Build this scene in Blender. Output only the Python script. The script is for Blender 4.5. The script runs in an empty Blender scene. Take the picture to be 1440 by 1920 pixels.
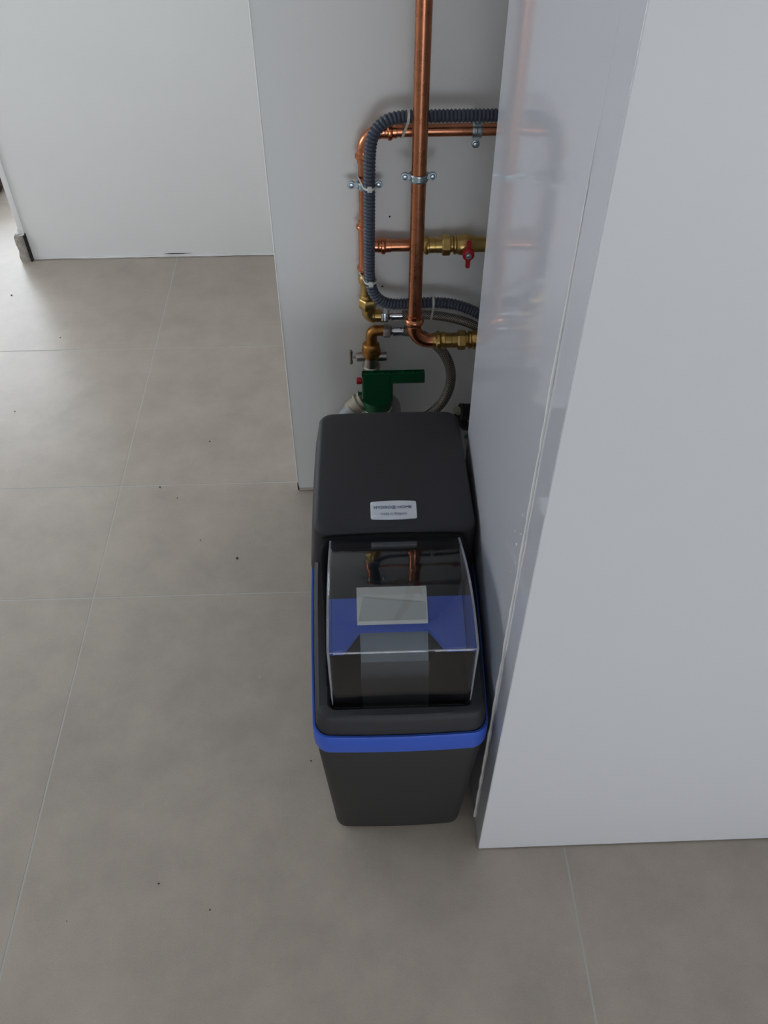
import bpy, bmesh, math, random
from mathutils import Vector, Matrix, Euler
random.seed(4)
PI = math.pi
sc = bpy.context.scene
COL = sc.collection

# ------------------------------------------------------------------ camera
cam_d = bpy.data.cameras.new('camera')
cam_d.sensor_fit = 'VERTICAL'; cam_d.sensor_height = 32.0
cam_d.lens = 1607.3 / 1920 * 32.0
cam_d.clip_start = 0.02; cam_d.clip_end = 60
cam = bpy.data.objects.new('camera', cam_d); COL.objects.link(cam)
PITCH, ROLL, YAW = 0.814489, 0.000548, 0.036976
cy, sy = math.cos(YAW), math.sin(YAW)
fw = Vector((sy*math.cos(PITCH), cy*math.cos(PITCH), -math.sin(PITCH)))
rt = Vector((cy, -sy, 0)); up = rt.cross(fw)
r2 = rt*math.cos(ROLL)+up*math.sin(ROLL); u2 = -rt*math.sin(ROLL)+up*math.cos(ROLL)
M = Matrix((r2, u2, -fw)).transposed().to_4x4(); M.translation = Vector((0, 0, 1.62))
cam.matrix_world = M
sc.camera = cam

# ------------------------------------------------------------------ world, daylight, exposure
w = bpy.data.worlds.new('daylight'); sc.world = w; w.use_nodes = True
w.node_tree.nodes['Background'].inputs[0].default_value = (0.84, 0.92, 1.0, 1)
w.node_tree.nodes['Background'].inputs[1].default_value = 13.0
sc.view_settings.view_transform = 'Standard'; sc.view_settings.look = 'None'
sc.view_settings.gamma = 1.0; sc.view_settings.use_curve_mapping = False
sc.view_settings.exposure = -1.03

def portal(name, loc, rot, sx, sz):
    l = bpy.data.lights.new(name, 'AREA'); l.shape = 'RECTANGLE'; l.size = sx; l.size_y = sz
    l.cycles.is_portal = True
    o = bpy.data.objects.new(name, l); o.location = loc; o.rotation_euler = rot; COL.objects.link(o)

# room extents
RX0, RX1, RY0, RY1, RZ = -3.4, 2.4, -3.0, 3.95, 2.65
WB = (-3.2, -1.25, 0.02, 1.80)          # window in the back wall (x0,x1,z0,z1)
WF = (-.6, 2.3, 0.03, 1.15)      # window behind the photographer
portal('portal_light', ((WB[0]+WB[1])/2, RY1+0.02, (WB[2]+WB[3])/2), (-PI/2, 0, 0), WB[1]-WB[0], WB[3]-WB[2])
WL = (1.0, 2.8, 1.0, 2.2)              # opening added in the unseen left wall to brighten the far wall (y0,y1,z0,z1)
portal('portal_light', (RX0-0.02, (WL[0]+WL[1])/2, (WL[2]+WL[3])/2), (0, -PI/2, 0), WL[3]-WL[2], WL[1]-WL[0])
portal('portal_light', ((WF[0]+WF[1])/2, RY0-0.02, (WF[2]+WF[3])/2), (PI/2, 0, 0), WF[1]-WF[0], WF[3]-WF[2])

# ------------------------------------------------------------------ materials
def lin(c):
    return tuple((x/12.92 if x <= .04045 else ((x+.055)/1.055)**2.4) for x in [v/255 for v in c])+(1,)

def mat(name, rgb, rough=.5, metal=0, var=0, vscale=8, bump=0, bscale=200, coat=0, spec=None, rvar=0):
    m = bpy.data.materials.new(name); m.use_nodes = True
    nt = m.node_tree; b = nt.nodes['Principled BSDF']
    c = lin(rgb)
    b.inputs['Base Color'].default_value = c
    b.inputs['Roughness'].default_value = rough
    b.inputs['Metallic'].default_value = metal
    if spec is not None: b.inputs['Specular IOR Level'].default_value = spec
    if coat: b.inputs['Coat Weight'].default_value = coat; b.inputs['Coat Roughness'].default_value = .06
    tc = nt.nodes.new('ShaderNodeTexCoord')
    if var:
        n = nt.nodes.new('ShaderNodeTexNoise'); n.inputs['Scale'].default_value = vscale; n.inputs['Detail'].default_value = 8
        n.inputs['Roughness'].default_value = .6
        nt.links.new(tc.outputs['Object'], n.inputs['Vector'])
        r = nt.nodes.new('ShaderNodeMapRange')
        r.inputs[1].default_value = .3; r.inputs[2].default_value = .7
        r.inputs[3].default_value = 1-var; r.inputs[4].default_value = 1+var
        nt.links.new(n.outputs[0], r.inputs[0])
        mx = nt.nodes.new('ShaderNodeVectorMath'); mx.operation = 'SCALE'; mx.inputs[0].default_value = c[:3]
        nt.links.new(r.outputs[0], mx.inputs['Scale']); nt.links.new(mx.outputs[0], b.inputs['Base Color'])
        if rvar:
            q = nt.nodes.new('ShaderNodeMapRange'); q.inputs[1].default_value = .3; q.inputs[2].default_value = .7
            q.inputs[3].default_value = rough-rvar; q.inputs[4].default_value = rough+rvar
            nt.links.new(n.outputs[0], q.inputs[0]); nt.links.new(q.outputs[0], b.inputs['Roughness'])
    if bump:
        n2 = nt.nodes.new('ShaderNodeTexNoise'); n2.inputs['Scale'].default_value = bscale; n2.inputs['Detail'].default_value = 3
        nt.links.new(tc.outputs['Object'], n2.inputs['Vector'])
        bp = nt.nodes.new('ShaderNodeBump'); bp.inputs['Strength'].default_value = bump; bp.inputs['Distance'].default_value = .002
        nt.links.new(n2.outputs[0], bp.inputs['Height']); nt.links.new(bp.outputs[0], b.inputs['Normal'])
    return m

WALL = mat('white_paint', (236, 235, 233), .7, var=.015, vscale=2, bump=.12, bscale=160, spec=.3)
CEIL = mat('ceiling_paint', (205, 205, 203), .9)
CAB = mat('gloss_white_board', (196, 196, 202), .06, spec=.8, bump=.02, bscale=90)
CABF = mat('white_board_front', (214, 213, 215), .4, spec=.35, bump=.02, bscale=90)
CABE = mat('white_board_edge', (208, 206, 214), .1, bump=.03, bscale=60)
BEAD = mat('white_sealant', (225, 222, 220), .35, bump=.4, bscale=120)
PLAS = mat('raw_plaster', (176, 168, 160), .95, var=.35, vscale=60, bump=1, bscale=120)
PROFM = mat('white_profile', (232, 230, 230), .4)
DARKGAP = mat('dark_gap', (30, 27, 25), .9)
GROUT = mat('light_grout', (180, 178, 172), .8, bump=.1, bscale=300)
BLACK = mat('anthracite_plastic', (44, 43, 46), .6, spec=.35, var=.04, vscale=30, bump=.25, bscale=900)
BLACKB = mat('dark_plastic_body', (38, 38, 37), .5, spec=.4, bump=.3, bscale=900)
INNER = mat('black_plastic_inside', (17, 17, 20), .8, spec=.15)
BLUE = mat('blue_plastic', (47, 84, 182), .4)
GREYP = mat('grey_plastic_panel', (125, 130, 132), .45)
PALE = mat('pale_plastic', (205, 205, 196), .35)
SCREEN = mat('grey_display', (150, 156, 150), .15)
BADGE = mat('silver_badge', (205, 208, 214), .35)
INK = mat('navy_ink', (25, 50, 105), .5)
INK2 = mat('grey_ink', (120, 130, 150), .5)
COP = mat('copper', (190, 126, 94), .28, 1, var=.14, vscale=25, rvar=.06)
COPD = mat('copper_fitting', (205, 134, 98), .24, 1, var=.1, vscale=60)
BRASS = mat('brass', (190, 158, 98), .3, 1, var=.12, vscale=60)
BRONZE = mat('bronze', (168, 120, 66), .4, 1, var=.15, vscale=50)
CHROME = mat('chrome', (205, 205, 210), .15, 1)
STEEL = mat('zinc_steel', (185, 198, 205), .3, 1, var=.1, vscale=80)
NICKEL = mat('nickel', (176, 168, 160), .38, 1, var=.1, vscale=60)
RUBBER = mat('black_rubber', (26, 26, 28), .7)
HOSE = mat('grey_blue_corrugated_plastic', (66, 72, 86), .42)
HOSEK = mat('black_corrugated_plastic', (34, 34, 38), .5)
TIE = mat('white_nylon', (205, 208, 202), .45)
RED = mat('red_plastic', (178, 28, 42), .35)
REDL = mat('red_paint', (175, 30, 45), .4)
GREEN = mat('green_plastic', (8, 82, 48), .36)
GPVC = mat('grey_pvc', (150, 150, 150), .5)
PALE2 = mat('warm_pale_plastic', (214, 210, 196), .4)
BEIGE = mat('beige_plastic', (176, 168, 148), .5)
WHITEP = mat('white_plastic', (220, 220, 216), .4)
WOOD = mat('dark_brown_wood', (70, 48, 36), .5, var=.3, vscale=12)
CRUMB = mat('dark_crumb', (48, 38, 34), .9)
CRUMBW = mat('white_crumb', (225, 220, 215), .9)

# large-format tile: soft concrete clouds, satin
def tile_mat():
    m = bpy.data.materials.new('beige_concrete_tile'); m.use_nodes = True
    nt = m.node_tree; b = nt.nodes['Principled BSDF']; L = nt.links.new
    tc = nt.nodes.new('ShaderNodeTexCoord')
    def noise(s, d, r):
        n = nt.nodes.new('ShaderNodeTexNoise'); n.inputs['Scale'].default_value = s
        n.inputs['Detail'].default_value = d; n.inputs['Roughness'].default_value = r
        L(tc.outputs['Object'], n.inputs['Vector']); return n
    n1, n2, n3 = noise(1.7, 6, .55), noise(9, 9, .65), noise(420, 2, .5)
    a = nt.nodes.new('ShaderNodeMath'); a.operation = 'MULTIPLY_ADD'; a.inputs[1].default_value = .55
    L(n2.outputs[0], a.inputs[0])
    h = nt.nodes.new('ShaderNodeMath'); h.operation = 'MULTIPLY'; h.inputs[1].default_value = .45
    L(n1.outputs[0], h.inputs[0]); L(h.outputs[0], a.inputs[2])
    cr = nt.nodes.new('ShaderNodeValToRGB')
    cr.color_ramp.elements[0].position = .34; cr.color_ramp.elements[0].color = lin((159, 148, 137))
    cr.color_ramp.elements[1].position = .66; cr.color_ramp.elements[1].color = lin((181, 169, 156))
    L(a.outputs[0], cr.inputs[0])
    mp = nt.nodes.new('ShaderNodeMapRange'); mp.inputs[1].default_value = .3; mp.inputs[2].default_value = .7
    mp.inputs[3].default_value = .94; mp.inputs[4].default_value = 1.06; L(n3.outputs[0], mp.inputs[0])
    vm = nt.nodes.new('ShaderNodeVectorMath'); vm.operation = 'SCALE'
    L(cr.outputs[0], vm.inputs[0]); L(mp.outputs[0], vm.inputs['Scale']); L(vm.outputs[0], b.inputs['Base Color'])
    rr = nt.nodes.new('ShaderNodeMapRange'); rr.inputs[3].default_value = .27; rr.inputs[4].default_value = .40
    L(n2.outputs[0], rr.inputs[0]); L(rr.outputs[0], b.inputs['Roughness'])
    bp = nt.nodes.new('ShaderNodeBump'); bp.inputs['Strength'].default_value = .12; bp.inputs['Distance'].default_value = .001
    L(n3.outputs[0], bp.inputs['Height']); L(bp.outputs[0], b.inputs['Normal'])
    return m
TILE = tile_mat()

def clear_mat():            # smoked clear plastic
    m = bpy.data.materials.new('smoked_clear_plastic'); m.use_nodes = True
    nt = m.node_tree; nt.nodes.remove(nt.nodes['Principled BSDF']); L = nt.links.new
    out = nt.nodes['Material Output']
    t = nt.nodes.new('ShaderNodeBsdfTransparent'); t.inputs[0].default_value = (.86, .875, .90, 1)
    g = nt.nodes.new('ShaderNodeBsdfGlossy'); g.inputs['Roughness'].default_value = .02
    g.inputs[0].default_value = (1, 1, 1, 1)
    ge = nt.nodes.new('ShaderNodeNewGeometry'); dt = nt.nodes.new('ShaderNodeVectorMath'); dt.operation = 'DOT_PRODUCT'
    L(ge.outputs['Incoming'], dt.inputs[0]); L(ge.outputs['Normal'], dt.inputs[1])
    def mt(op, a, b=None, c=None):
        q = nt.nodes.new('ShaderNodeMath'); q.operation = op
        for i_, v_ in enumerate((a, b, c)):
            if v_ is None: continue
            if isinstance(v_, (int, float)): q.inputs[i_].default_value = v_
            else: L(v_, q.inputs[i_])
        return q.outputs[0]
    fr = mt('MULTIPLY_ADD', mt('POWER', mt('SUBTRACT', 1.0, mt('ABSOLUTE', dt.outputs['Value'])), 5.0), .95, .045)   # Schlick
    x = nt.nodes.new('ShaderNodeMixShader')
    L(fr, x.inputs[0]); L(t.outputs[0], x.inputs[1]); L(g.outputs[0], x.inputs[2]); L(x.outputs[0], out.inputs[0])
    return m
CLEAR = clear_mat()
def glint_mat():             # pale translucent colour standing for light caught on the lid edges
    m = bpy.data.materials.new('lid_edge_glint'); m.use_nodes = True
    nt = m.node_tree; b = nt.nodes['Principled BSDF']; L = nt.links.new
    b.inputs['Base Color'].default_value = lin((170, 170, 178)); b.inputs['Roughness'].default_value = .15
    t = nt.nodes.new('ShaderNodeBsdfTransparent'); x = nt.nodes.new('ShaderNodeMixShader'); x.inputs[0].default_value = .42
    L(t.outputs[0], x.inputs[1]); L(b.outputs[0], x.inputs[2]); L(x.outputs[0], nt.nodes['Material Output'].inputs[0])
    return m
EDGE = glint_mat()

def braid_mat():
    m = bpy.data.materials.new('steel_braid'); m.use_nodes = True
    nt = m.node_tree; b = nt.nodes['Principled BSDF']; L = nt.links.new
    b.inputs['Metallic'].default_value = .85; b.inputs['Roughness'].default_value = .38
    uv = nt.nodes.new('ShaderNodeUVMap')
    hs = []
    for s in (1, -1):
        sx = nt.nodes.new('ShaderNodeSeparateXYZ'); L(uv.outputs[0], sx.inputs[0])
        a = nt.nodes.new('ShaderNodeMath'); a.operation = 'MULTIPLY'; a.inputs[1].default_value = 2*PI*190*s; L(sx.outputs[0], a.inputs[0])
        c = nt.nodes.new('ShaderNodeMath'); c.operation = 'MULTIPLY_ADD'; c.inputs[1].default_value = 2*PI*11; L(sx.outputs[1], c.inputs[0]); L(a.outputs[0], c.inputs[2])
        d = nt.nodes.new('ShaderNodeMath'); d.operation = 'SINE'; L(c.outputs[0], d.inputs[0]); hs.append(d)
    mx = nt.nodes.new('ShaderNodeMath'); mx.operation = 'MAXIMUM'; L(hs[0].outputs[0], mx.inputs[0]); L(hs[1].outputs[0], mx.inputs[1])
    cr = nt.nodes.new('ShaderNodeValToRGB')
    cr.color_ramp.elements[0].position = .1; cr.color_ramp.elements[0].color = lin((66, 61, 58))
    cr.color_ramp.elements[1].position = .9; cr.color_ramp.elements[1].color = lin((164, 157, 148))
    L(mx.outputs[0], cr.inputs[0]); L(cr.outputs[0], b.inputs['Base Color'])
    bp = nt.nodes.new('ShaderNodeBump'); bp.inputs['Strength'].default_value = .5; bp.inputs['Distance'].default_value = .001
    L(mx.outputs[0], bp.inputs['Height']); L(bp.outputs[0], b.inputs['Normal'])
    return m
BRAID = braid_mat()

# ------------------------------------------------------------------ object helpers
def obj(name, bm, m, parent=None, label=None, smooth=40, **kw):
    bmesh.ops.recalc_face_normals(bm, faces=bm.faces)
    me = bpy.data.meshes.new(name); bm.to_mesh(me); bm.free()
    me.materials.append(m)
    if smooth:
        for p in me.polygons: p.use_smooth = True
        me.set_sharp_from_angle(angle=math.radians(smooth))
    o = bpy.data.objects.new(name, me); COL.objects.link(o)
    if parent:
        o.parent = parent
        wl = Vector((0, 0, 0)); q = parent
        while q: wl += q.location; q = q.parent
        o.location = -wl                     # meshes are written in room coordinates
    if label: o['label'] = label
    for k, v in kw.items(): o[k] = v
    return o
def tag(o, label, cat, group=None):
    o['label'] = label; o['category'] = cat
    if group: o['group'] = group
    return o
def thing(name, label, cat, loc, group=None):
    o = bpy.data.objects.new(name, None); COL.objects.link(o); o.location = loc; o.empty_display_size = .05
    return tag(o, label, cat, group)
def struct(name, bm, m, parent=None, smooth=0):
    o = obj(name, bm, m, parent, smooth=smooth)
    if parent is None: o['kind'] = 'structure'
    return o

def box(bm, x0, x1, y0, y1, z0, z1, bev=0, seg=2):
    n = bmesh.new()
    vs = [n.verts.new((x, y, z)) for x in (x0, x1) for y in (y0, y1) for z in (z0, z1)]
    for f in ((0, 1, 3, 2), (4, 6, 7, 5), (0, 4, 5, 1), (2, 3, 7, 6), (0, 2, 6, 4), (1, 5, 7, 3)):
        n.faces.new([vs[i] for i in f])
    if bev: bmesh.ops.bevel(n, geom=n.edges[:], offset=bev, segments=seg, affect='EDGES', profile=.5)
    merge(bm, n); return bm
def merge(bm, n, mtx=None):
    if mtx is not None: bmesh.ops.transform(n, matrix=mtx, verts=n.verts)
    bmesh.ops.recalc_face_normals(n, faces=n.faces)
    me = bpy.data.meshes.new('tmp'); n.to_mesh(me); n.free(); bm.from_mesh(me); bpy.data.meshes.remove(me)
def B(*a, **k): return box(bmesh.new(), *a, **k)

def loft(bm, rings, cap0=True, cap1=True, closed=True, us=None):
    uvl = bm.loops.layers.uv.verify()
    R = [[bm.verts.new(p) for p in r] for r in rings]; n = len(rings[0])
    for i in range(len(R)-1):
        for j in range(n if closed else n-1):
            k = (j+1) % n
            f = bm.faces.new((R[i][j], R[i][k], R[i+1][k], R[i+1][j]))
            if us:
                for l, (u, v) in zip(f.loops, ((us[i], j/n), (us[i], (j+1)/n), (us[i+1], (j+1)/n), (us[i+1], j/n))): l[uvl].uv = (u, v)
    if cap0: bm.faces.new(R[0][::-1])
    if cap1: bm.faces.new(R[-1])
    return bm

def frames(pts):
    pts = [Vector(p) for p in pts]; T = []
    for i in range(len(pts)):
        a = pts[max(i-1, 0)]; b = pts[min(i+1, len(pts)-1)]; T.append((b-a).normalized())
    n = T[0].orthogonal().normalized(); out = []
    for i, t in enumerate(T):
        if i: n = (n - t*n.dot(t)).normalized()
        out.append((pts[i], n, t.cross(n)))
    return out
def tube(bm, pts, rad, seg=20, cap=True):
    fr = frames(pts); rings = []; us = [0]
    for i in range(1, len(pts)): us.append(us[-1]+(Vector(pts[i])-Vector(pts[i-1])).length)
    for i, (p, a, b) in enumerate(fr):
        r = rad[i] if isinstance(rad, (list, tuple)) else rad
        rings.append([p+a*r*math.cos(2*PI*j/seg)+b*r*math.sin(2*PI*j/seg) for j in range(seg)])
    return loft(bm, rings, cap, cap, us=us)
def fillet(pts, r, n=10):
    pts = [Vector(p) for p in pts]; out = [pts[0]]
    for i in range(1, len(pts)-1):
        p = pts[i]; a = (pts[i-1]-p).normalized(); b = (pts[i+1]-p).normalized()
        ang = a.angle(b); d = r/math.tan(ang/2)
        s = p+a*d; e = p+b*d; c = p+(a+b).normalized()*(r/math.sin(ang/2))
        for k in range(n+1):
            t = k/n; v = (s-c).lerp(e-c, t).normalized()*r
            # spherical interpolation keeps the arc round
            th = (s-c).angle(e-c); v = ((s-c)*math.sin((1-t)*th)+(e-c)*math.sin(t*th))/math.sin(th)
            out.append(c+v)
    out.append(pts[-1]); return out
def spline(ctrl, n=12):
    P = [Vector(p) for p in ctrl]; P = [2*P[0]-P[1]]+P+[2*P[-1]-P[-2]]; out = []
    for i in range(1, len(P)-2):
        for k in range(n):
            t = k/n
            out.append(.5*((2*P[i])+(P[i+1]-P[i-1])*t+(2*P[i-1]-5*P[i]+4*P[i+1]-P[i+2])*t*t+(3*P[i]-P[i-1]-3*P[i+1]+P[i+2])*t**3))
    out.append(P[-2]); return out
def resample(pts, step):
    pts = [Vector(p) for p in pts]; out = [pts[0]]; acc = 0
    for a, b in zip(pts, pts[1:]):
        L = (b-a).length; d = step-acc
        while d <= L: out.append(a.lerp(b, d/L)); d += step
        acc = L-(d-step)
    return out
AX = {'x': Vector((1, 0, 0)), 'y': Vector((0, 1, 0)), 'z': Vector((0, 0, 1))}
def lathe(bm, o, axis, prof, seg=28, ph=0):
    """prof: (distance along axis, radius)"""
    d = AX[axis] if isinstance(axis, str) else Vector(axis).normalized(); o = Vector(o)
    a = Vector((0, 0, 1)) if abs(d.z) < .9 else Vector((1, 0, 0))
    a = (a-d*a.dot(d)).normalized(); b = d.cross(a)
    return loft(bm, [[o+d*t+a*r*math.cos(2*PI*j/seg+ph)+b*r*math.sin(2*PI*j/seg+ph) for j in range(seg)] for t, r in prof])
def LA(o, axis, prof, seg=28, ph=0): return lathe(bmesh.new(), o, axis, prof, seg, ph)
def hexnut(bm, o, axis, t0, t1, r, ph=0):
    c = (t1-t0)*.14
    # chamfered hexagon: round-ish ends, full hexagon between
    return lathe(bm, o, axis, [(t0, r*.86), (t0+c, r), (t1-c, r), (t1, r*.86)], 6, ph)
def press_end(bm, o, axis, t, r, s=1):
    """flared press-fitting end with an O-ring bead; s = direction of the open end"""
    return lathe(bm, o, axis, [(t-s*.012, r), (t-s*.009, r+.0012), (t-s*.004, r+.0012), (t-s*.002, r+.0045), (t+s*.002, r+.005), (t+s*.005, r+.0035), (t+s*.006, r+.0008), (t+s*.013, r+.0008), (t+s*.014, r-.0004)])

def rrect(x0, x1, y0, y1, r, n=7):
    pts = []
    for cx, cy_, a0 in ((x1-r, y1-r, 0), (x0+r, y1-r, 90), (x0+r, y0+r, 180), (x1-r, y0+r, 270)):
        for k in range(n+1):
            a = math.radians(a0+90*k/n); pts.append((cx+r*math.cos(a), cy_+r*math.sin(a)))
    # subdivide the four straight runs
    out = []
    for i, p in enumerate(pts):
        out.append(p); q = pts[(i+1) % len(pts)]
        if i % (n+1) == n:
            for k in range(1, 10): out.append((p[0]+(q[0]-p[0])*k/10, p[1]+(q[1]-p[1])*k/10))
    return out

# ================================================================== SETTING
struct('floor', B(RX0, RX1, RY0, RY1, -.06, -.0004), GROUT)
floor = bpy.data.objects['floor']
xs = [-.643+1.0095*k for k in range(-4, 4)]
ys = [-3.0, -1.742, -.736, .268, 1.2725, 1.6475, 2.2665, 3.262, 3.95]
xs = [x for x in xs if RX0 < x < RX1]; xs = [RX0]+xs+[RX1]
G = .0019
for i in range(len(xs)-1):
    for j in range(len(ys)-1):
        n = bmesh.new(); box(n, xs[i]+G, xs[i+1]-G, ys[j]+G, ys[j+1]-G, -.009, 0)
        bmesh.ops.bevel(n, geom=[e for e in n.edges if all(v.co.z > -.001 for v in e.verts)], offset=.0003, segments=1, affect='EDGES')
        o = obj('tile', n, TILE, floor, smooth=0)

struct('ceiling', B(RX0, RX1, RY0, RY1, RZ, RZ+.1), CEIL)
T = .12
n = bmesh.new()
box(n, RX0-T, RX0, RY0-T, WL[0], 0, RZ); box(n, RX0-T, RX0, WL[1], RY1+T, 0, RZ)
box(n, RX0-T, RX0, WL[0], WL[1], 0, WL[2]); box(n, RX0-T, RX0, WL[0], WL[1], WL[3], RZ)
struct('wall_left', n, WALL)
struct('wall_right', B(RX1, RX1+T, RY0-T, RY1+T, 0, RZ), WALL)
def holed(name, y0, y1, wn):
    n = bmesh.new()
    box(n, RX0, wn[0], y0, y1, 0, RZ); box(n, wn[1], RX1, y0, y1, 0, RZ)
    box(n, wn[0], wn[1], y0, y1, wn[3], RZ)
    if wn[2] > .03: box(n, wn[0], wn[1], y0, y1, 0, wn[2])
    struct(name, n, WALL)
holed('wall_back', RY1, RY1+T, WB)
holed('wall_front', RY0-T, RY0, WF)
def window(name, wn, y):
    n = bmesh.new(); t = .05
    nb = 3
    for k in range(nb+1):
        x = wn[0]+(wn[1]-wn[0]-t)*k/nb; box(n, x, x+t, y-.03, y+.03, wn[2], wn[3], .003, 1)
    box(n, wn[0], wn[1], y-.03, y+.03, wn[2], wn[2]+t, .003, 1); box(n, wn[0], wn[1], y-.03, y+.03, wn[3]-t, wn[3], .003, 1)
    struct(name, n, PROFM)
n = bmesh.new()
for y in (WL[0], (WL[0]+WL[1])/2-.025, WL[1]-.05): box(n, RX0-.09, RX0-.03, y, y+.05, WL[2], WL[3], .003, 1)
for z in (WL[2], WL[3]-.05): box(n, RX0-.09, RX0-.03, WL[0], WL[1], z, z+.05, .003, 1)
struct('added_fill_window', n, PROFM)  # frame of the left opening added as fill light
window('window_1', WB, RY1+.06)
window('window_2', WF, RY0-.06)

# the wall that carries the pipes and the low white partition behind it
PX, PY = -.1687, 1.6174
n = bmesh.new(); box(n, PX, RX1, PY, 2.9, .0, RZ)
struct('wall_pipes', n, WALL)
n = bmesh.new(); box(n, -1.157, PX, 2.822, 2.94, .0, RZ)
wf = struct('wall_far', n, WALL)
# bare corner foot under the wall's end profile, and the profile itself
n = bmesh.new(); box(n, -1.176, -1.157, 2.815, 2.94, .105, RZ, .001, 1)
obj('corner_profile', n, PROFM, wf, smooth=0, label='narrow white corner profile ending above the floor')
n = bmesh.new()
prof = [(0, -1.196, -1.160), (.02, -1.199, -1.163), (.045, -1.193, -1.161), (.07, -1.197, -1.162), (.098, -1.196, -1.160), (.108, -1.188, -1.160)]
loft(n, [[(a, 2.812, z), (a+.004, 2.80, z), ((a+b)/2+random.uniform(-.003, .003), 2.803+random.uniform(-.003, .004), z), (b, 2.815, z), (b, 2.94, z), (a, 2.94, z)] for z, a, b in prof])
obj('plaster_edge', n, PLAS, wf, smooth=0, label='crumbling bare plaster foot of the corner')
n = bmesh.new(); box(n, -1.162, -1.156, 2.806, 2.83, 0, .10)
m_ = bmesh.new(); loft(m_, [[(-1.196, 2.811, .1), (-1.176, 2.800, .102), (-1.158, 2.812, .1)], [(-1.190, 2.815, .108), (-1.176, 2.812, .124), (-1.160, 2.816, .112)]])
obj('corner_chip', m_, PROFM, wf, smooth=0)
obj('shadow_gap', n, DARKGAP, wf, smooth=0)
pts = [(x, 2.819+random.uniform(-.0012, .0008), .004) for x in [-1.15+.03*k for k in range(34) if -1.15+.03*k < PX]]
obj('sealant_bead', tube(bmesh.new(), pts, [random.choice((.002, .003, .0042)) for _ in pts], 6), BEAD, wf)
obj('crack', tube(bmesh.new(), [(-.69, 2.8225, .0115), (-.66, 2.8215, .013), (-.62, 2.8218, .0125), (-.585, 2.8225, .014)], [.0006, .0019, .0016, .0005], 6), DARKGAP, wf)
wp = bpy.data.objects['wall_pipes']
obj('corner_bead', tube(bmesh.new(), [(PX+.0012, PY-.0002, .03), (PX+.001, PY-.0003, RZ)], .0014, 8), WALL, wp)
obj('chipped_edge', tube(bmesh.new(), [(PX, PY-.0005, .028), (PX+.0006, PY-.001, .012), (PX+.002, PY-.001, .001)], [.0006, .0018, .002], 6), DARKGAP, wp)
obj('sealant_bead', tube(bmesh.new(), [(PX+.004+.02*k, PY-.001, .003) for k in range(20)], .004, 6), mat('beige_sealant', (190, 176, 164), .7), wp)
for x, z in ((.071, .772), (.056, .612)):
    obj('pencil_dot', LA((x, PY-.0012, z), 'y', [(0, .0004), (.0004, .0018), (.002, .0018)], 10), DARKGAP, wp)

# dark furniture foot seen past the wall end
t = thing('sideboard', 'dark brown wooden furniture foot glimpsed past the left wall end', 'furniture', (-1.9, 3.5, 0))
obj('body', B(-1.75, -1.40, 3.32, 3.6, .03, .16, .004), WOOD, t)
for x in (-1.73, -1.46): obj('leg', B(x, x+.045, 3.335, 3.38, 0, .03, .003), WOOD, t)

# ================================================================== WHITE CABINET (right)
CX, CY0, CY1 = .2032, .6425, 1.213
cab = thing('tall_cabinet', 'tall glossy white cabinet standing beside the black water softener', 'cabinet', (.8, .95, 0))
obj('front_panel', B(CX, 1.9, CY0, .7045, .0035, 2.3, .0012, 2), CABF, cab)
obj('front_strip', B(CX-.0006, CX+.01, CY0+.0016, .7045, .0045, 2.299), CAB, cab, smooth=0)
obj('side_panel', B(CX, CX+.02, .7065, CY1, .0035, 2.3, .0008, 1), CAB, cab)
obj('carcass', B(CX+.021, 1.9, .7065, CY1-.001, .0035, 2.299), CABF, cab, smooth=0)
obj('shaded_gap_strip', B(CX+.004, 1.89, CY0+.006, CY1-.004, 0, .0034), DARKGAP, cab, smooth=0)  # dark strip in place of the shaded gap under the cabinet
pts = [(CX-.0012+random.uniform(-.0004, .0004), .7055+random.uniform(-.0006, .0006), .006+.02*k) for k in range(67)]
obj('sealant_bead', tube(bmesh.new(), pts, [random.uniform(.0016, .0028)*min(1, (len(pts)-k)/14) for k in range(len(pts))], 8), BEAD, cab, label='thin uneven white sealant line')
n = bmesh.new()
for y, z, r in ((.735, .828, .0016), (.728, .80, .0012), (.742, .764, .0022), (.73, .74, .001), (.748, .70, .0009), (.76, .77, .0009)):
    lathe(n, (CX-.0008, y, z), 'x', [(0, r*.4), (.0006, r), (.0012, r)], 8)
obj('dried_splash', n, BEAD, cab, kind='stuff')

# ================================================================== WATER SOFTENER
SX = .0530
soft = thing('water_softener', 'black and blue water softener with clear lid beside the white cabinet', 'water softener', (SX, 1.0, 0))
def rise(y): s = min(max((y-.68)/.27, 0), 1); return .035*s*s*(3-2*s)
def plan(hx, y0, y1, r, z, bow=.045, zf=None, n=7):
    ym = (y0+y1)/2; hy = (y1-y0)/2
    out = []
    for x, y in rrect(-hx, hx, y0, y1, r, n):
        u = (y-ym)/hy
        out.append((SX+x*(1-bow*u*u), y - (.004*(1-(x/hx)**2) if y < ym else 0)*(u*u), z if zf is None else zf(y, z)))
    return out
zr = lambda y, z: z+rise(y)
n = bmesh.new()
loft(n, [plan(.112, .704, 1.28, .014, .0), plan(.1205, .6965, 1.288, .018, .003), plan(.1235, .6945, 1.29, .02, .009),
         plan(.1445, .682, 1.350, .022, .335, zf=zr), plan(.141, .685, 1.346, .02, .345, zf=zr)], cap1=False)
obj('body', n, BLACKB, soft)
n = bmesh.new()
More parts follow.
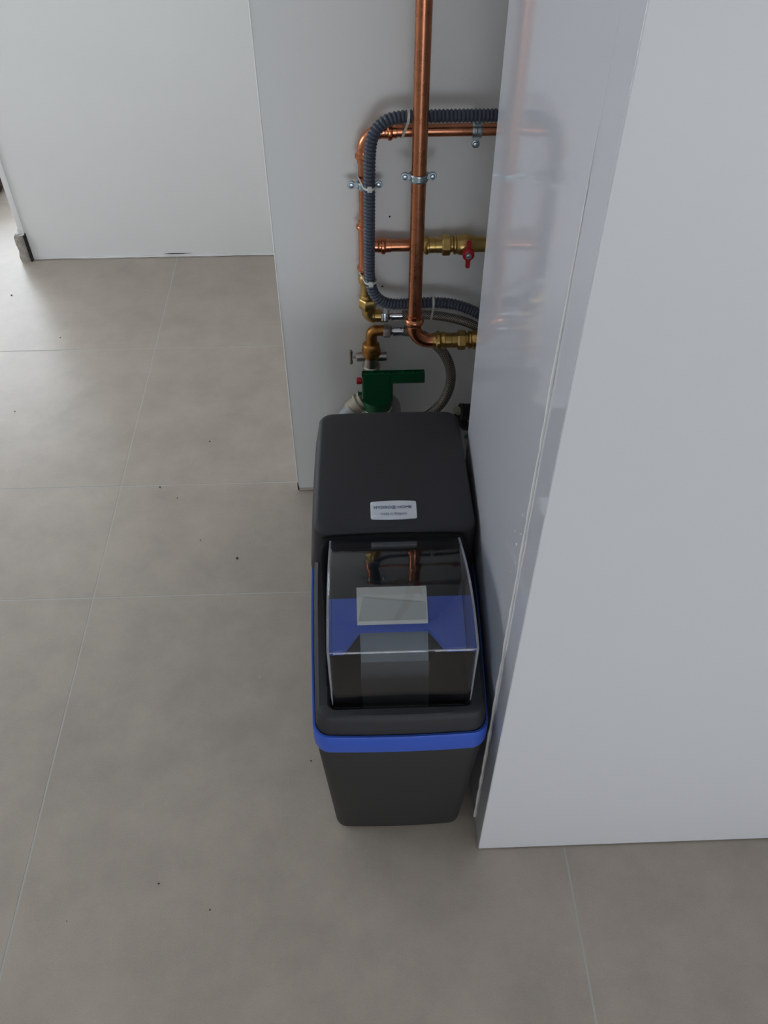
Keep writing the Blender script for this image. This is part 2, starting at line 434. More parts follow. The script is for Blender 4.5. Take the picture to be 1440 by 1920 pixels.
loft(n, [plan(.1425, .684, 1.348, .022, .336, zf=zr), plan(.1465, .6765, 1.352, .026, .337, zf=zr), plan(.1475, .675, 1.354, .027, .341, zf=zr),
         plan(.1475, .675, 1.354, .027, .382, zf=zr), plan(.1465, .6765, 1.352, .026, .3855, zf=zr), plan(.1435, .680, 1.349, .024, .3855, zf=zr), plan(.1405, .683, 1.345, .022, .378, zf=zr)], cap0=False, cap1=False)
obj('blue_rim', n, BLUE, soft, label='bright blue rim band')
# black hood: low frame around the lid opening
zl = lambda y, z: z+.55*rise(y)
n = bmesh.new()
HX0, HX1, HY0, HY1 = -.0605, .1675, .7005, .985
def hole(z, d=0):
    return [(x, y, z+.5*rise(y)*0) for x, y in rrect(HX0+d, HX1-d, HY0+d, HY1, .012)]
rim_in = plan(.1425, .6815, 1.347, .024, .378, zf=zr)
loft(n, [rim_in, plan(.1425, .6815, 1.346, .024, .386, zf=zr), plan(.1405, .684, 1.341, .022, .418, zf=lambda y, z: z+.75*rise(y)),
         plan(.138, .6865, 1.338, .02, .4265, zf=zl), plan(.134, .6905, 1.334, .018, .430, zf=zl),
         [(x, y, .430+.55*rise(y)) for x, y in rrect(HX0-.003, HX1+.003, HY0-.003, HY1, .014)],
         [(x, y, .427+.4*rise(y)) for x, y in rrect(HX0, HX1, HY0, HY1, .012)],
         hole(.40, .001)], cap0=False, cap1=False)
obj('hood_frame', n, BLACK, soft)
n = bmesh.new()
loft(n, [hole(.41, .0006), hole(.36, .003), hole(.355, .01)], cap0=False, cap1=True)
obj('inner_well', n, INNER, soft)
# rear hood
def hood_ring(hx, y0, y1, r, z, k, d=0):
    out = []
    for x, y in rrect(-hx, hx, y0, y1, r):
        u = (y-1.1)/.2
        x *= 1+.066*min(k*1.2, 1)*min(max((1.268-y)/.285, 0), 1)
        out.append((SX+.002*min(k, 1)+x*(1-.02*u*u*(1-min(k, 1))), y, z+k*((y-.975)*.10+.006*(1-((y-1.11)/.15)**2)*1.0 + .0025*(1-(x/.13)**2)) - d))
    return out
n = bmesh.new(); rings = [hood_ring(.1484, .980, 1.357, .026, .392, 0), hood_ring(.1486, .979, 1.357, .026, .425, 0), hood_ring(.1425, .981, 1.335, .024, .46, .1),
    hood_ring(.1355, .982, 1.298, .024, .50, .6), hood_ring(.1327, .983, 1.276, .023, .515, .9)]
for a in range(0, 91, 15):
    d = .010*(1-math.cos(math.radians(a))); rings.append(hood_ring(.1325-d, .983+d*.8, 1.268-d, .022, .518+.010*math.sin(math.radians(a)), 1))
for s in (.8, .55, .3, .1):
    rings.append(hood_ring(.1225*s, 1.1245-.1335*s, 1.1245+.1335*s, .011*s, .528, 1))
loft(n, rings, cap0=False)
rear_hood = obj('rear_hood', n, BLACK, soft)
# dark tube standing for the shaded gap round the lid's sides and rear
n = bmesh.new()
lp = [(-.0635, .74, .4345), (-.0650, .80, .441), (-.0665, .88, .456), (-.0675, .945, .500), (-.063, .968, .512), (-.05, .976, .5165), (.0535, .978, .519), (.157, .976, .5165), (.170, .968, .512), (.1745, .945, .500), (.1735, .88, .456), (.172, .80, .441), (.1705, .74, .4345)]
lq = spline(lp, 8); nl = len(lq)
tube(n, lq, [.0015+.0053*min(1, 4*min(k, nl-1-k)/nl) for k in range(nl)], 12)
obj('lid_gap_shade', n, INNER, soft)
# badge
def top_z(x, y): return .528+(y-.975)*.10+.006*(1-((y-1.11)/.15)**2)+.0025*(1-((x-SX-.002)/.13)**2)
n = bmesh.new()
bx, by = .0545, 1.0225
def badge_ring(hx, hy, dz, r=.003):
    pts = []
    for x, y in rrect(-hx, hx, -hy, hy, r, 4):
        yy = y*(1+.10*(1-(x/hx)**2)) ; X = bx+x*(1+.0*y); Y = by+yy
        pts.append((X, Y, top_z(X, Y)+dz))
    return pts
rings = [badge_ring(.0400, .0178, -.001), badge_ring(.0400, .0178, .0011), badge_ring(.0392, .0170, .0018)]
for s in (.7, .35, .05): rings.append(badge_ring(.0392*s, .0170*s, .0018, .003*s))
loft(n, rings)
badge = obj('name_badge', n, BADGE, soft, label='small silver badge with navy lettering')
def text(name, s, size, x, y, m, parent, sx=1.0, off=0.0):
    cu = bpy.data.curves.new(name, 'FONT'); cu.body = s; cu.size = size; cu.extrude = .00012; cu.align_x = 'CENTER'; cu.align_y = 'CENTER'
    cu.offset = off; cu.resolution_u = 3
    to = bpy.data.objects.new('tmp', cu); COL.objects.link(to)
    dg = bpy.context.evaluated_depsgraph_get(); me = bpy.data.meshes.new_from_object(to.evaluated_get(dg))
    bpy.data.objects.remove(to); bpy.data.curves.remove(cu)
    n = bmesh.new(); n.from_mesh(me); bpy.data.meshes.remove(me)
    for v in n.verts:
        X = x+v.co.x*sx; Y = y+v.co.y; v.co = (X, Y, top_z(X, Y)+.0026+v.co.z)
    return obj(name, n, m, parent, smooth=0)
text('lettering', 'HYDRO', .0078, bx-.0190, by+.0045, INK, badge, 1.12, 0)
text('lettering', 'HOME', .0078, bx+.0190, by+.0045, INK, badge, 1.12, 0)
text('lettering', 'made in Belgium', .0070, bx, by-.0085, INK2, badge, 1.0, 0)
n = bmesh.new()
ex, ey = bx+.0006, by+.0045
uu = [2*PI*k/24 for k in range(25)]
for a, b in zip(uu, uu[1:]):
    q = []
    for r, an in ((.0033, a), (.0033, b), (.0040, b), (.0040, a)):
        X = ex+r*math.cos(an); Y = ey+r*math.sin(an); q.append(n.verts.new((X, Y, top_z(X, Y)+.0028)))
    n.faces.new(q)
for tri in (((-.0024, -.0002), (.0024, -.0002), (0, .0024)), ((-.0024, -.0016), (.0024, -.0016), (.0024, -.0009)), ((-.0024, -.0016), (.0024, -.0009), (-.0024, -.0009))):
    n.faces.new([n.verts.new((ex+a, ey+b, top_z(ex+a, ey+b)+.0028)) for a, b in tri])
obj('emblem', n, INK, badge, smooth=0)

# clear lid
def lid_top(y):
    K = [(.690, .574), (.70, .577), (.73, .586), (.76, .591), (.79, .5915), (.82, .588), (.87, .574), (.916, .555), (.97, .529), (1.0, .515)]
    for (a, za), (b, zb) in zip(K, K[1:]):
        if y <= b: return za+(zb-za)*(y-a)/(b-a)
    return K[-1][1]
LX0, LX1, LY0, LY1 = -.0575, .1655, .7035, .966
n = bmesh.new()
def lid_ring(d, t, dz=0, r=.010, taper=0):
    rr_ = max(r-d*.6, .002)
    return [(x, y, .424+(lid_top(y)-.424)*t-dz) for x, y in rrect(LX0+d, LX1-d, LY0+d, LY1-d, rr_)]
rings = [lid_ring(0, 0), lid_ring(0, .006), lid_ring(0, .012), lid_ring(.0002, .5), lid_ring(.0, .93, 0)]
R_ = .0065
for a in range(0, 91, 15):
    d = R_*(1-math.cos(math.radians(a))); rings.append(lid_ring(d, 1, R_*(1-math.sin(math.radians(a))) , r=.010))
cxm, cym = (LX0+LX1)/2, (LY0+LY1)/2
hx, hy = (LX1-LX0)/2-R_, (LY1-LY0)/2-R_
for s in (.93, .84, .72, .58, .42, .25, .08):
    rings.append([(x, y, lid_top(y)) for x, y in rrect(cxm-hx*s, cxm+hx*s, cym-hy*s, cym+hy*s, .006*s)])
loft(n, rings, cap0=False)
lid = obj('clear_lid', n, CLEAR, soft, label='smoke-tinted clear plastic lid', smooth=60)
md = lid.modifiers.new('shell', 'SOLIDIFY'); md.thickness = .0024; md.offset = -1

for sx_, xx in ((1, LX0+.0022), (-1, LX1-.0022)):  # pale tubes imitating the highlight along the lid's edges
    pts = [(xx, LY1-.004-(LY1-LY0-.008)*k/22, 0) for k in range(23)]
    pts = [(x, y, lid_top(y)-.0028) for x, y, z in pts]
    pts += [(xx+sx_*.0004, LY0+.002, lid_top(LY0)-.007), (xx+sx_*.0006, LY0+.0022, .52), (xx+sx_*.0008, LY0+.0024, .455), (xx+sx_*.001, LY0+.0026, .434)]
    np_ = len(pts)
    obj('edge_glint', tube(bmesh.new(), pts, [.0019]*(np_-3)+[.0017, .0013, .0006], 10), EDGE, lid)
obj('edge_glint', tube(bmesh.new(), [(LX0+.004+(LX1-LX0-.008)*k/10, LY0+.0022, lid_top(LY0+.002)-.0026) for k in range(11)], .0011, 8), EDGE, lid)
# control unit under the lid
ctl = bpy.data.objects.new('control_unit', None); COL.objects.link(ctl); ctl.parent = soft; ctl.location = (0, 0, 0)
def pl(y): return .462+(y-.776)*.28
n = bmesh.new()                                   # blue cover plate with a trapezoid cut at the front
out2 = [(-.0545, .785), (-.036, .785), (-.010, .818), (.104, .818), (.130, .785), (.1625, .785), (.1625, .872), (-.0545, .872)]
loft(n, [[(x, y, pl(y)-.012) for x, y in out2], [(x, y, pl(y)-.001) for x, y in out2], [(x*.998+.0001, y+(.0005 if y < .8 else -.0005), pl(y)) for x, y in out2]])
obj('cover_plate', n, BLUE, ctl, label='blue cover plate with a trapezoid cut', smooth=30)
n = bmesh.new()                                   # grey column running down to the front
loft(n, [[(-.009, .862, .478), (.102, .862, .478), (.102, .862, .44), (-.009, .862, .44)],
         [(-.009, .806, .462), (.102, .806, .462), (.102, .806, .42), (-.009, .806, .42)],
         [(-.008, .775, .446), (.101, .775, .446), (.101, .775, .41), (-.008, .775, .41)]])
obj('valve_front', n, GREYP, ctl, smooth=20)
n = bmesh.new()
loft(n, [[(-.009, .7745, .444), (.102, .7745, .444), (.102, .7745, .40), (-.009, .7745, .40)],
         [(-.007, .725, .375), (.100, .725, .375), (.100, .73, .36), (-.007, .73, .36)]])
obj('valve_front_dimmed', n, mat('dimmed_grey_plastic', (52, 52, 52), .5), ctl, smooth=20)  # lower end of the grey column, coloured darker for the dim front pane
n = bmesh.new(); loft(n, [[(-.056, .872, .485), (.1635, .872, .485), (.1635, .872, .40), (-.056, .872, .40)], [(-.056, .950, .512), (.1635, .950, .512), (.1635, .955, .40), (-.056, .955, .40)]])
obj('rear_shelf', n, INNER, ctl, smooth=20)
n = bmesh.new(); pf = [(.884, .470), (.885, .500), (.883, .503), (.866, .503), (.8665, .5015), (.828, .4835), (.826, .481), (.826, .472)]
loft(n, [[(x, a, b) for a, b in pf] for x in (-.013, -.0125, .102, .1025)])
pd = obj('display_housing', n, PALE2, ctl, label='pale display housing')
n = bmesh.new()
c4 = [(-.0105, .8285), (.100, .8285), (.100, .853), (-.002, .8635)]
loft(n, [[(x, y, .4835+(y-.828)*.469+dz) for x, y in c4] for dz in (.0003, .0012)])
obj('display', n, mat('grey_film', (186, 186, 174), .25), ctl, smooth=0)

# ================================================================== PIPEWORK
WY = PY                                             # wall face
def screw(bm, x, z, y, r=.0052):
    lathe(bm, (x, y, z), 'y', [(-.0035, r*.55), (-.003, r*.85), (-.0015, r), (.0, r)], 16)
    lathe(bm, (x, y-.0001, z), 'y', [(-.0042, r*.25), (-.0036, r*.45), (-.003, r*.45)], 6)

# riser: thick copper pipe in front, elbow to the right at its foot
RXc, RYc, R28 = .1205, 1.53, .014
riser = thing('copper_riser_pipe', 'thick upright copper pipe in front of all other pipes', 'pipe', (RXc, RYc, .55))
obj('pipe', LA((RXc, RYc, 0), 'z', [(.582, R28), (RZ-.002, R28)], 36), COP, riser)
n = bmesh.new(); pts = fillet([(RXc, RYc, .590), (RXc, RYc, .531), (.178, RYc, .531)], .036, 14)
tube(n, pts, R28+.0013, 28)
obj('elbow', n, COPD, riser)
n = bmesh.new(); lathe(n, (RXc, RYc, 0), 'z', [(.572, .0155), (.576, .0165), (.579, .0198), (.584, .0203), (.588, .0185), (.590, .0155), (.598, .0155), (.5985, .014)])
obj('press_ring', n, COPD, riser)
n = bmesh.new(); lathe(n, (0, RYc, .531), 'x', [(.160, .0150), (.163, .0165), (.167, .0165), (.170, .0205), (.175, .0205), (.178, .0165), (.1795, .0160)])
obj('press_ring', n, BRASS, riser, label='brass press ring')

def ball_valve(name, label, x0, y, z, L=.06, handle=True, x_ref=None):
    v = thing(name, label, 'valve', (x0+.03, y, z))
    n = bmesh.new()
    lathe(n, (x0, y, z), 'x', [(0, .0155), (.004, .0185), (.009, .0188), (.011, .0160), (.022, .0160), (.0225, .0148), (.024, .0148), (.0245, .0160), (.038, .0160)])
    obj('coupling', n, BRASS, v)
    n = bmesh.new(); hexnut(n, (x0, y, z), 'x', .037, .055, .0212, PI/6); obj('hex_nut', n, BRASS, v)
    n = bmesh.new(); lathe(n, (x0, y, z), 'x', [(.054, .0150), (.059, .0150), (.061, .0192), (.064, .0198), (.067, .0178), (.070, .0196), (.074, .0205), (.086, .0220), (.098, .0205), (.104, .0160), (.125, .0155)])
    lathe(n, (x0+.086, y, z), 'y', [(-.030, .0065), (-.018, .008), (.0, .009)])
    obj('valve_body', n, BRASS, v)
    hx_ = x0+.088; hz = z-.004
    n = bmesh.new()
    lathe(n, (hx_, y-.038, hz), 'y', [(0, .0095), (.002, .0120), (.010, .0125), (.012, .011)], 24)
    for s, ln in ((1, .031), (-1, .030)):
        pr = [[(hx_+a*w_, y-.036+yy, hz+s*d) for a, yy in ((-1, 0), (1, 0), (1, .006), (-1, .006))] for d, w_ in ((.008, .0058), (.018, .0045), (ln-.004, .0048), (ln, .003))]
        m_ = bmesh.new(); loft(m_, pr); bmesh.ops.bevel(m_, geom=m_.edges[:], offset=.0012, segments=2, affect='EDGES'); merge(n, m_)
    h = obj('butterfly_handle', n, RED, v, label='red butterfly handle')
    n = bmesh.new(); lathe(n, (hx_, y-.0405, hz), 'y', [(0, .0042), (.0, .0066), (.003, .0066)], 6)
    lathe(n, (hx_, y-.041, hz), 'y', [(0, .0018), (.0005, .0036), (.003, .0036)], 16)
    obj('nut', n, STEEL, h)
    return v
ball_valve('ball_valve', 'brass ball valve with red handle on the middle copper branch', .1385, 1.583, .7265)
ball_valve('ball_valve', 'brass ball valve at the foot of the thick upright copper pipe', .1775, 1.53, .531)

# thinner pipe loop against the wall
LXc, LYc, R22 = .0205, 1.585, .0112
loop = thing('copper_loop_pipe', 'thinner copper pipe loop running behind the grey corrugated conduit', 'pipe', (LXc, LYc, .68))
obj('pipe', LA((LXc, LYc, 0), 'z', [(.76, R22), (.925, R22)], 28), COP, loop)
obj('pipe', LA((0, LYc, .9565), 'x', [(.06, R22), (.70, R22)], 28), COP, loop)
n = bmesh.new(); tube(n, fillet([(LXc, LYc, .912), (LXc, LYc, .9565), (.074, LYc, .9565)], .036, 14), R22+.0022, 24)
press_end(n, (LXc, LYc, 0), 'z', .912, R22+.0012, -1); press_end(n, (0, LYc, .9565), 'x', .068, R22+.0012, 1)
obj('elbow', n, COPD, loop, label='shiny copper press elbow')
n = bmesh.new(); lathe(n, (LXc, LYc, 0), 'z', [(.672, .0140), (.768, .0140)])
press_end(n, (LXc, LYc, 0), 'z', .768, .0132, 1); press_end(n, (LXc, LYc, 0), 'z', .678, .0132, -1)
lathe(n, (0, LYc, .7265), 'x', [(LXc, .0135), (.052, .0135)]); press_end(n, (0, LYc, .7265), 'x', .056, .0130, 1)
obj('tee', n, COPD, loop)
obj('pipe', LA((0, LYc, .7265), 'x', [(.058, .0142), (.064, .0142), (.0645, .0132), (.068, .0132), (.0685, .0139), (.072, .0139), (.0725, .0128), (.1384, .0128)], 28), COP, loop)
# brass adaptor below the tee and elbow to the upper braided hose
ad = thing('brass_adaptor', 'brass adaptor and elbow below the copper tee joint', 'pipe fitting', (.024, LYc, .6))
n = bmesh.new(); lathe(n, (.0222, LYc, 0), 'z', [(.668, .0125), (.664, .0128), (.661, .0132), (.657, .0175), (.650, .0182), (.643, .0165), (.641, .0130), (.612, .0125)])
obj('sleeve', n, BRASS, ad)
n = bmesh.new(); lathe(n, (.0240, LYc, 0), 'z', [(.614, .0145), (.611, .0178), (.606, .0178), (.604, .0150)]); hexnut(n, (.0240, LYc, 0), 'z', .580, .604, .0195, .2)
obj('hex_nut', n, BRASS, ad)
n = bmesh.new(); tube(n, fillet([(.0252, LYc, .585), (.0255, LYc, .560), (.052, LYc, .560)], .013, 10), [.0150]*11+[.0135]*2, 24)
obj('elbow', n, BRASS, ad)

def braided(name, label, x0, y, z, ctrl, rad, nutmat):
    h = thing(name, label, 'hose', (x0, y, z))
    n = bmesh.new(); hexnut(n, (x0, y, z), 'x', 0, .0165, .0155, PI/6+.25); obj('hex_nut', n, nutmat, h)
    n = bmesh.new(); lathe(n, (x0, y, z), 'x', [(.0160, .0085), (.0185, .0105), (.0195, .0082), (.021, .0082), (.0215, .0112), (.024, .0118), (.040, .0112), (.0405, .0122), (.043, .0124), (.0435, .0112), (.046, .0112), (.0465, .0102)])
    obj('ferrule', n, CHROME, h)
    obj('braid', tube(bmesh.new(), resample(spline(ctrl, 14), .004), rad, 24), BRAID, h)
braided('braided_hose', 'upper braided steel hose curving right just below grey conduit', .0515, LYc, .560,
        [(.095, LYc, .560), (.125, 1.583, .562), (.160, 1.578, .563), (.205, 1.570, .560), (.250, 1.560, .548), (.30, 1.555, .515), (.335, 1.555, .46), (.34, 1.56, .40)], .0098, CHROME)
braided('braided_hose', 'lower braided steel hose looping down behind the black hood', .0565, LYc, .520,
        [(.101, LYc, .520), (.130, 1.580, .516), (.160, 1.573, .502), (.190, 1.563, .474), (.207, 1.555, .435), (.2085, 1.55, .395), (.196, 1.545, .355), (.172, 1.54, .325), (.135, 1.53, .300), (.10, 1.49, .275), (.09, 1.43, .26)], .0112, NICKEL)

# lower bronze elbow, nickel cross with tap, green cap
be = thing('bronze_elbow', 'dark bronze elbow above the small nickel drain cross', 'pipe fitting', (.03, LYc, .47))
n = bmesh.new(); tube(n, fillet([(.0305, LYc, .470), (.0305, LYc, .5215), (.0585, LYc, .5215)], .013, 10), [.0128]*11+[.0118]*2, 24)
obj('elbow', n, BRONZE, be)
n = bmesh.new(); lathe(n, (.0295, LYc, 0), 'z', [(.490, .0128), (.486, .0180), (.484, .0190), (.472, .0200), (.4715, .0212), (.462, .0212), (.4615, .0195), (.456, .0190), (.452, .0165)], 32)
obj('collar_nut', n, BRONZE, be)
cr_ = thing('drain_cross', 'nickel cross fitting with small tee tap above green cap', 'pipe fitting', (.03, LYc, .42))
n = bmesh.new(); lathe(n, (.0295, LYc, 0), 'z', [(.457, .0165), (.444, .0175), (.430, .0185), (.428, .021), (.424, .021), (.422, .0195), (.404, .0195)])
lathe(n, (0, LYc, .4515), 'x', [(-.004, .0088), (-.003, .0098), (.006, .0104), (.015, .0104), (.045, .0104), (.056, .0104), (.0635, .0100), (.0645, .0085)])
obj('cross_body', n, NICKEL, cr_)
n = bmesh.new(); lathe(n, (0, LYc, .4515), 'x', [(-.015, .0028), (-.003, .0028)], 12); lathe(n, (-.0165, LYc, 0), 'z', [(.433, .003), (.436, .0045), (.446, .0035), (.457, .0035), (.466, .0048), (.470, .003)], 12)
obj('tap_handle', n, NICKEL, cr_)
n = bmesh.new(); lathe(n, (.031, LYc-.0215, .418), 'y', [(0, .007), (.0, .0088), (.003, .0088)], 16)
obj('red_mark', n, REDL, cr_, label='small red dot')

gc = thing('filter_cap', 'dark green plastic cap with long handle bar above black hood', 'filter housing', (.041, 1.56, .30))
gx0, gx1 = .0065, .0765
n = bmesh.new()
loft(n, [[(x, y, z_) for x, y in rrect(gx0, gx1, 1.526, 1.541, .004, 3)] for z_ in (.372, .442)])
cxg = (gx0+gx1)/2
for a0 in (0,):
    pr = []
    for k in range(9):
        u = -1+2*k/8; pr.append((cxg+u*.0349, 1.5255, .372-.016*(1-u*u)))
    loft(n, [[(x, 1.526, .378) for x, y, z in pr]+[(x, y, z) for x, y, z in pr[::-1]], [(x, 1.541, .378) for x, y, z in pr]+[(x, 1.541, z) for x, y, z in pr[::-1]]])
obj('cap_body', n, GREEN, gc)
n = bmesh.new(); cxg = (gx0+gx1)/2
lathe(n, (cxg, 1.561, 0), 'z', [(.395, .0345), (.370, .0352), (.356, .0360), (.342, .0352), (.330, .0338), (.322, .031), (.318, .026), (.312, .024)], 36)
obj('cap_base', n, GREEN, gc)
n = bmesh.new(); box(n, .070, .1475, 1.526, 1.541, .4195, .442, .0015)
obj('handle_bar', n, GREEN, gc)
n = bmesh.new()
for k in range(7):
    x = .008+k*.0228; box(n, x, x+.0016, 1.5265, 1.5405, .4415, .4465)
box(n, .0072, .1468, 1.5262, 1.5276, .4415, .4465); box(n, .0072, .1468, 1.5394, 1.5408, .4415, .4465)
for x in (.0072, .1454): box(n, x, x+.0014, 1.5262, 1.5408, .4415, .4465)
obj('rib', n, GREEN, gc)
n = bmesh.new(); lathe(n, (gx0+.001, 1.5335, .424), 'x', [(-.0125, .0068), (-.0118, .0078), (-.003, .0078), (0, .006)], 12); obj('red_button', n, RED, gc, label='small red knob')
n = bmesh.new(); lathe(n, (gx0+.001, 1.5335, .388), 'x', [(-.0075, .0036), (0, .0036)], 10); box(n, -.0025, .0, 1.530, 1.537, .383, .393, .0008); obj('side_tab', n, GREEN, gc)

# grey drain fitting and pipe behind the hood
dr = thing('drain_fitting', 'grey and beige plastic drain elbow left of the green cap', 'pipe fitting', (-.02, 1.56, .30))
n = bmesh.new(); tube(n, [(.012, 1.568, .342), (.006, 1.567, .337), (-.005, 1.565, .330), (-.022, 1.562, .316)], [.0185, .019, .020, .0205], 24)
obj('elbow_body', n, BEIGE, dr)
for k, (x, z) in enumerate(((-.001, .3335), (.009, .3405))):
    n = bmesh.new(); d = Vector((-.8, -.12, -.58)); lathe(n, (x, 1.566, z), d, [(-.003, .0195), (-.002, .0232), (.003, .0232), (.004, .0195)], 24); obj('ring', n, BEIGE, dr)
n = bmesh.new(); tube(n, spline([(-.012, 1.560, .322), (-.030, 1.555, .300), (-.045, 1.55, .262), (-.05, 1.54, .2)], 8), .0215, 24)
obj('drain_pipe', n, GPVC, dr)
n = bmesh.new(); lathe(n, (.0425, 1.561, 0), 'z', [(.26, .030), (.318, .030), (.326, .034), (.330, .034), (.331, .030)], 32); obj('inlet_collar', n, WHITEP, gc)
n = bmesh.new(); tube(n, fillet([(.045, 1.575, .33), (.074, 1.575, .33), (.085, 1.575, .22)], .018, 8), .0215, 24); obj('side_elbow', n, GPVC, gc)

# black corrugated drain with beige tip behind the hood's right corner
def corrugated(pts, r, depth, pitch, seg=20):
    P = resample(pts, pitch/5); prof_ = (0, .75, 1, .75, 0)
    prof_ = (0, .55, 1, 1, .55)
    return tube(bmesh.new(), P, [r-depth*(1-prof_[i % 5]) for i in range(len(P))], seg)
bk = thing('drain_hose', 'black corrugated drain hose with beige tip by the cabinet edge', 'hose', (.26, 1.58, .28))
obj('hose', corrugated(spline([(.238, 1.575, .292), (.262, 1.578, .288), (.30, 1.58, .285), (.36, 1.58, .285)], 8), .021, .003, .007), HOSEK, bk)
n = bmesh.new(); tube(n, [(.229, 1.572, .302), (.236, 1.574, .296), (.243, 1.575, .291)], [.0085, .0105, .012], 16); obj('tip', n, BEIGE, bk, label='beige hose tip')
n = bmesh.new(); tube(n, spline([(.236, 1.57, .29), (.243, 1.568, .268), (.262, 1.57, .25), (.30, 1.575, .25)], 8), .011, 14); obj('elbow', n, RUBBER, bk)
gp = thing('wall_box', 'small grey plastic box low on wall behind the softener', 'box', (.3, 1.59, .2))
obj('body', B(.235, .36, 1.56, WY-.0005, .10, .245, .005), GPVC, gp)
n = bmesh.new(); lathe(n, (.262, 1.5605, .226), 'y', [(-.003, .006), (-.002, .0085), (0, .0085)], 16); obj('green_plug', n, mat('teal_plastic', (16, 92, 84), .4), gp, label='round green plug')

# corrugated conduit
con = thing('corrugated_conduit', 'grey-blue corrugated conduit bent round in front of the thinner pipe', 'conduit', (.03, 1.552, .6))
cpts = [(.62, 1.56, .988), (.40, 1.558, .9915), (.228, 1.556, .9935), (.14, 1.556, .9935), (.088, 1.556, .9925), (.062, 1.554, .987), (.044, 1.552, .973), (.034, 1.551, .952), (.0305, 1.551, .92), (.0295, 1.551, .88), (.0285, 1.551, .80), (.0275, 1.551, .72),
        (.0275, 1.551, .685), (.0305, 1.551, .655), (.039, 1.552, .632), (.054, 1.553, .616), (.074, 1.555, .6085), (.11, 1.558, .606), (.15, 1.560, .6065), (.195, 1.562, .602), (.235, 1.562, .589), (.28, 1.562, .562), (.33, 1.562, .52)]
obj('tube', corrugated(spline(cpts, 10), .0116, .0024, .0072, 24), HOSE, con)

# clamps
def clamp_v(label, x, y, z, r, gap=.0255, dz=.0):
    c = thing('pipe_clamp', label, 'pipe clamp', (x, WY, z), 'zinc pipe clamps')
    n = bmesh.new()
    tube_r = r+.0018
    for zz in (-.0045, .0045): pass
    lathe(n, (x, y, z), 'z', [(-.0065, tube_r-.001), (-.0068, tube_r+.0012), (-.0045, tube_r+.0018), (-.004, tube_r), (.004, tube_r), (.0045, tube_r+.0018), (.0068, tube_r+.0012), (.0065, tube_r-.001)], 32)
    obj('band', n, STEEL, c)
    for s in (-1, 1):
        x1 = x+s*gap
        n = bmesh.new()
        lathe(n, (x1, y+.0, z), 'y', [(-.0015, .0072), (-.001, .0078), (.004, .0078), (.0045, .0072)], 18)
        a, b = sorted((x+s*(tube_r-.001), x1)); box(n, a, b, y-.001, y+.004, z-.0062, z+.0062, .0008, 1)
        e = obj('ear', n, STEEL, c)
        n = bmesh.new(); screw(n, x1, z, y-.0015); obj('screw', n, STEEL, e)
    n = bmesh.new(); lathe(n, (x, 0, z), 'y', [(y+tube_r-.001, .0045), (WY-.003, .0045), (WY-.003, .009), (WY-.0003, .009)], 16); obj('wall_stud', n, STEEL, c)
clamp_v('zinc clamp with two screws round the thick upright copper pipe', RXc, RYc, .895, R28)
clamp_v('zinc clamp on the thinner left pipe, half behind grey conduit', LXc+.001, LYc, .8545, R22, .0262)
c = thing('pipe_clamp', 'upright zinc clamp on the horizontal copper pipe near cabinet edge', 'pipe clamp', (.229, WY, .957), 'zinc pipe clamps')
tr = R22+.0018
obj('band', LA((.229, LYc, .9565), 'x', [(-.0085, tr-.001), (-.0088, tr+.0012), (-.006, tr+.002), (-.0055, tr+.0002), (-.001, tr+.0002), (0, tr+.0018), (.001, tr+.0002), (.0055, tr+.0002), (.006, tr+.002), (.0088, tr+.0012), (.0085, tr-.001)], 32), STEEL, c)
for s in (-1, 1):
    n = bmesh.new(); zz = .9565+s*.0265
    lathe(n, (.229, LYc, zz), 'y', [(-.0015, .0068), (-.001, .0075), (.004, .0075), (.0045, .007)], 18)
    a, b = sorted((.9565+s*(tr-.001), zz)); box(n, .2235, .2345, LYc-.001, LYc+.004, a, b, .0008, 1)
    e = obj('ear', n, STEEL, c); n = bmesh.new(); screw(n, .229, zz, LYc-.0015); obj('screw', n, STEEL, e)
obj('wall_stud', LA((.229, 0, .9565), 'y', [(LYc+tr-.001, .0045), (WY-.003, .0045), (WY-.003, .009), (WY-.0003, .009)], 16), STEEL, c)

# cable ties
def tie(label, path, head=None, w_=.0022, th=.0007):
    t = thing('cable_tie', label, 'cable tie', path[0], 'white cable ties')
    n = bmesh.new(); pts = [Vector(p) for p in path]; N = len(pts); rings = []
    cen = sum(pts, Vector())/N
    # band width direction = best-fit plane normal
    nr = Vector((0, 0, 0))
    for a, b in zip(pts, pts[1:]+pts[:1]): nr += (a-cen).cross(b-cen)
    nr.normalize()
    for p in pts:
        o_ = (p-cen).normalized()
        rings.append([p+nr*w_-o_*th, p+nr*w_+o_*th, p-nr*w_+o_*th, p-nr*w_-o_*th])
    rings.append(rings[0]); loft(n, rings, False, False)
    obj('band', n, TIE, t)
    if head:
        hx_, hy_, hz_ = head; obj('head', B(hx_-.0046, hx_+.0046, hy_-.005, hy_+.001, hz_-.0052, hz_+.0052, .001), TIE, t)
def hull_loop(c1, ra, c2, rb, ax, tilt=0, n=14):
    """stadium loop round two circles; c = centres; ax = pipe direction 'x' or 'z'"""
    c1, c2 = Vector(c1), Vector(c2); d = (c2-c1).normalized(); a = AX[ax]; s = a.cross(d).normalized(); out = []
    for k in range(n+1): th = PI/2+PI*k/n; out.append(c1+d*ra*math.cos(th)+s*ra*math.sin(th)+a*tilt*(0))
    for k in range(n+1): th = -PI/2+PI*k/n; out.append(c2+d*rb*math.cos(th)+s*rb*math.sin(th)+a*tilt)
    return out
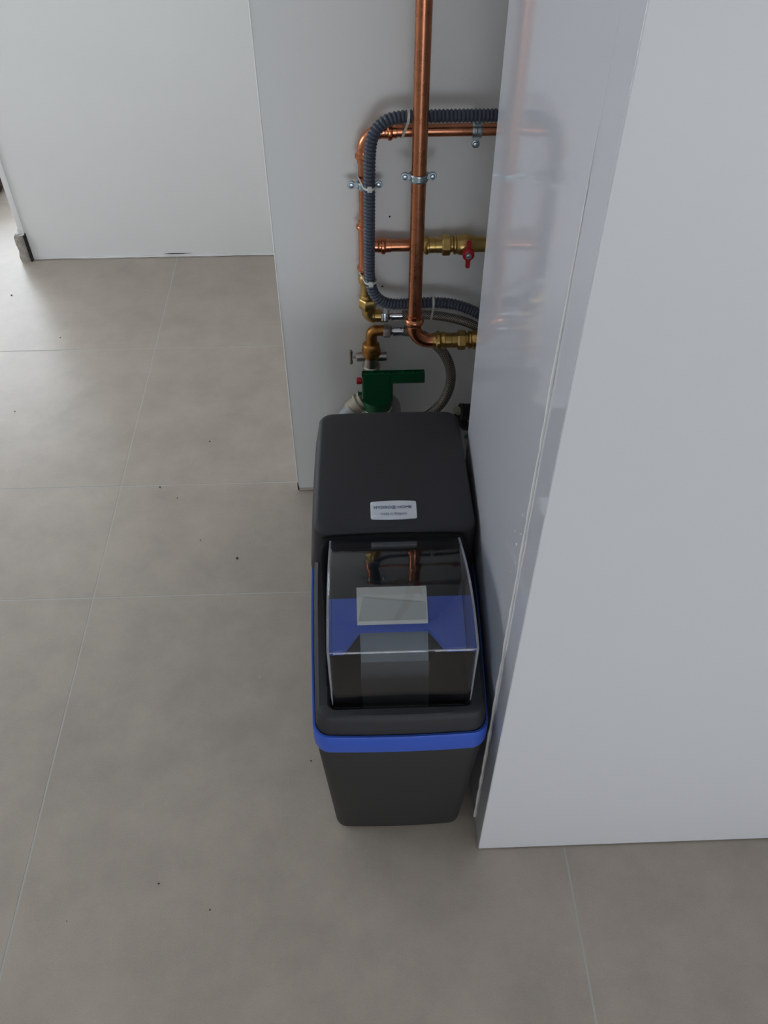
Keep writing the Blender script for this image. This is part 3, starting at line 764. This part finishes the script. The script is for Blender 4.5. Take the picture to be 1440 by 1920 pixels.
tie('white cable tie strapping conduit to pipe left of thick riser', hull_loop((.092, LYc, .9565), R22+.001, (.099, 1.556, .993), .0126, 'x', .0))
tie('white cable tie with square head below the top conduit bend', hull_loop((LXc, LYc, .872), R22+.001, (.0295, 1.551, .868), .0125, 'z'), (.0300, 1.5385, .8685))
tie('white cable tie with square head beside the brass adaptor', hull_loop((.0222, LYc, .668), R22+.004, (.0292, 1.551, .667), .0128, 'z'), (.030, 1.538, .667))
tie('white cable tie holding conduit and upper braided hose together', hull_loop((.160, 1.578, .563), .0108, (.161, 1.560, .606), .0125, 'x'))

# crumbs on the floor
def crumb(x, y, s, m, label, group):
    n = bmesh.new(); bmesh.ops.create_icosphere(n, subdivisions=1, radius=s)
    for v in n.verts: v.co = Vector((v.co.x*random.uniform(.7, 1.5), v.co.y*random.uniform(.6, 1.2), (v.co.z+s*.95)*.6*random.uniform(.85, 1)))
    o = obj('crumb', n, m, smooth=0); o.location = (x, y, 0); tag(o, label, 'crumb', group)
for x, y, s, wh in ((-1.175, 2.588, .003, 'just in front of the crumbled plaster corner'), (-.955, 2.335, .002, 'near the far-left wall corner, above the farthest cross joint'),
        (-1.006, 1.969, .002, 'at the left edge between the two far cross joints'), (-.424, 1.817, .0022, 'halfway between the long joint and pipe wall'),
        (-.409, 1.446, .0016, 'left of the larger crumb beside the softener'), (-.312, 1.383, .0030, 'the largest, on the tile beside the softener'),
        (-.538, 1.639, .0024, 'right by the cross joint nearest the long joint'), (-.486, 1.597, .002, 'just below the middle cross joint'),
        (-.393, .601, .0019, 'in the middle of the large front tile'), (-.548, .541, .001, 'lowest left on the large front tile'),
        (-.294, .551, .0014, 'lowest right on the large front tile'), (-.118, .835, .0018, 'close to the blue rim of the softener')):
    crumb(x, y, s, CRUMB, 'tiny dark crumb '+wh, 'dark crumbs on the floor')
crumb(-.34, 2.659, .0022, CRUMBW, 'tiny white crumb on the floor near the far white wall', None)
crumb(-.235, 1.038, .0016, CRUMBW, 'tiny white crumb on the floor left of the softener', None)
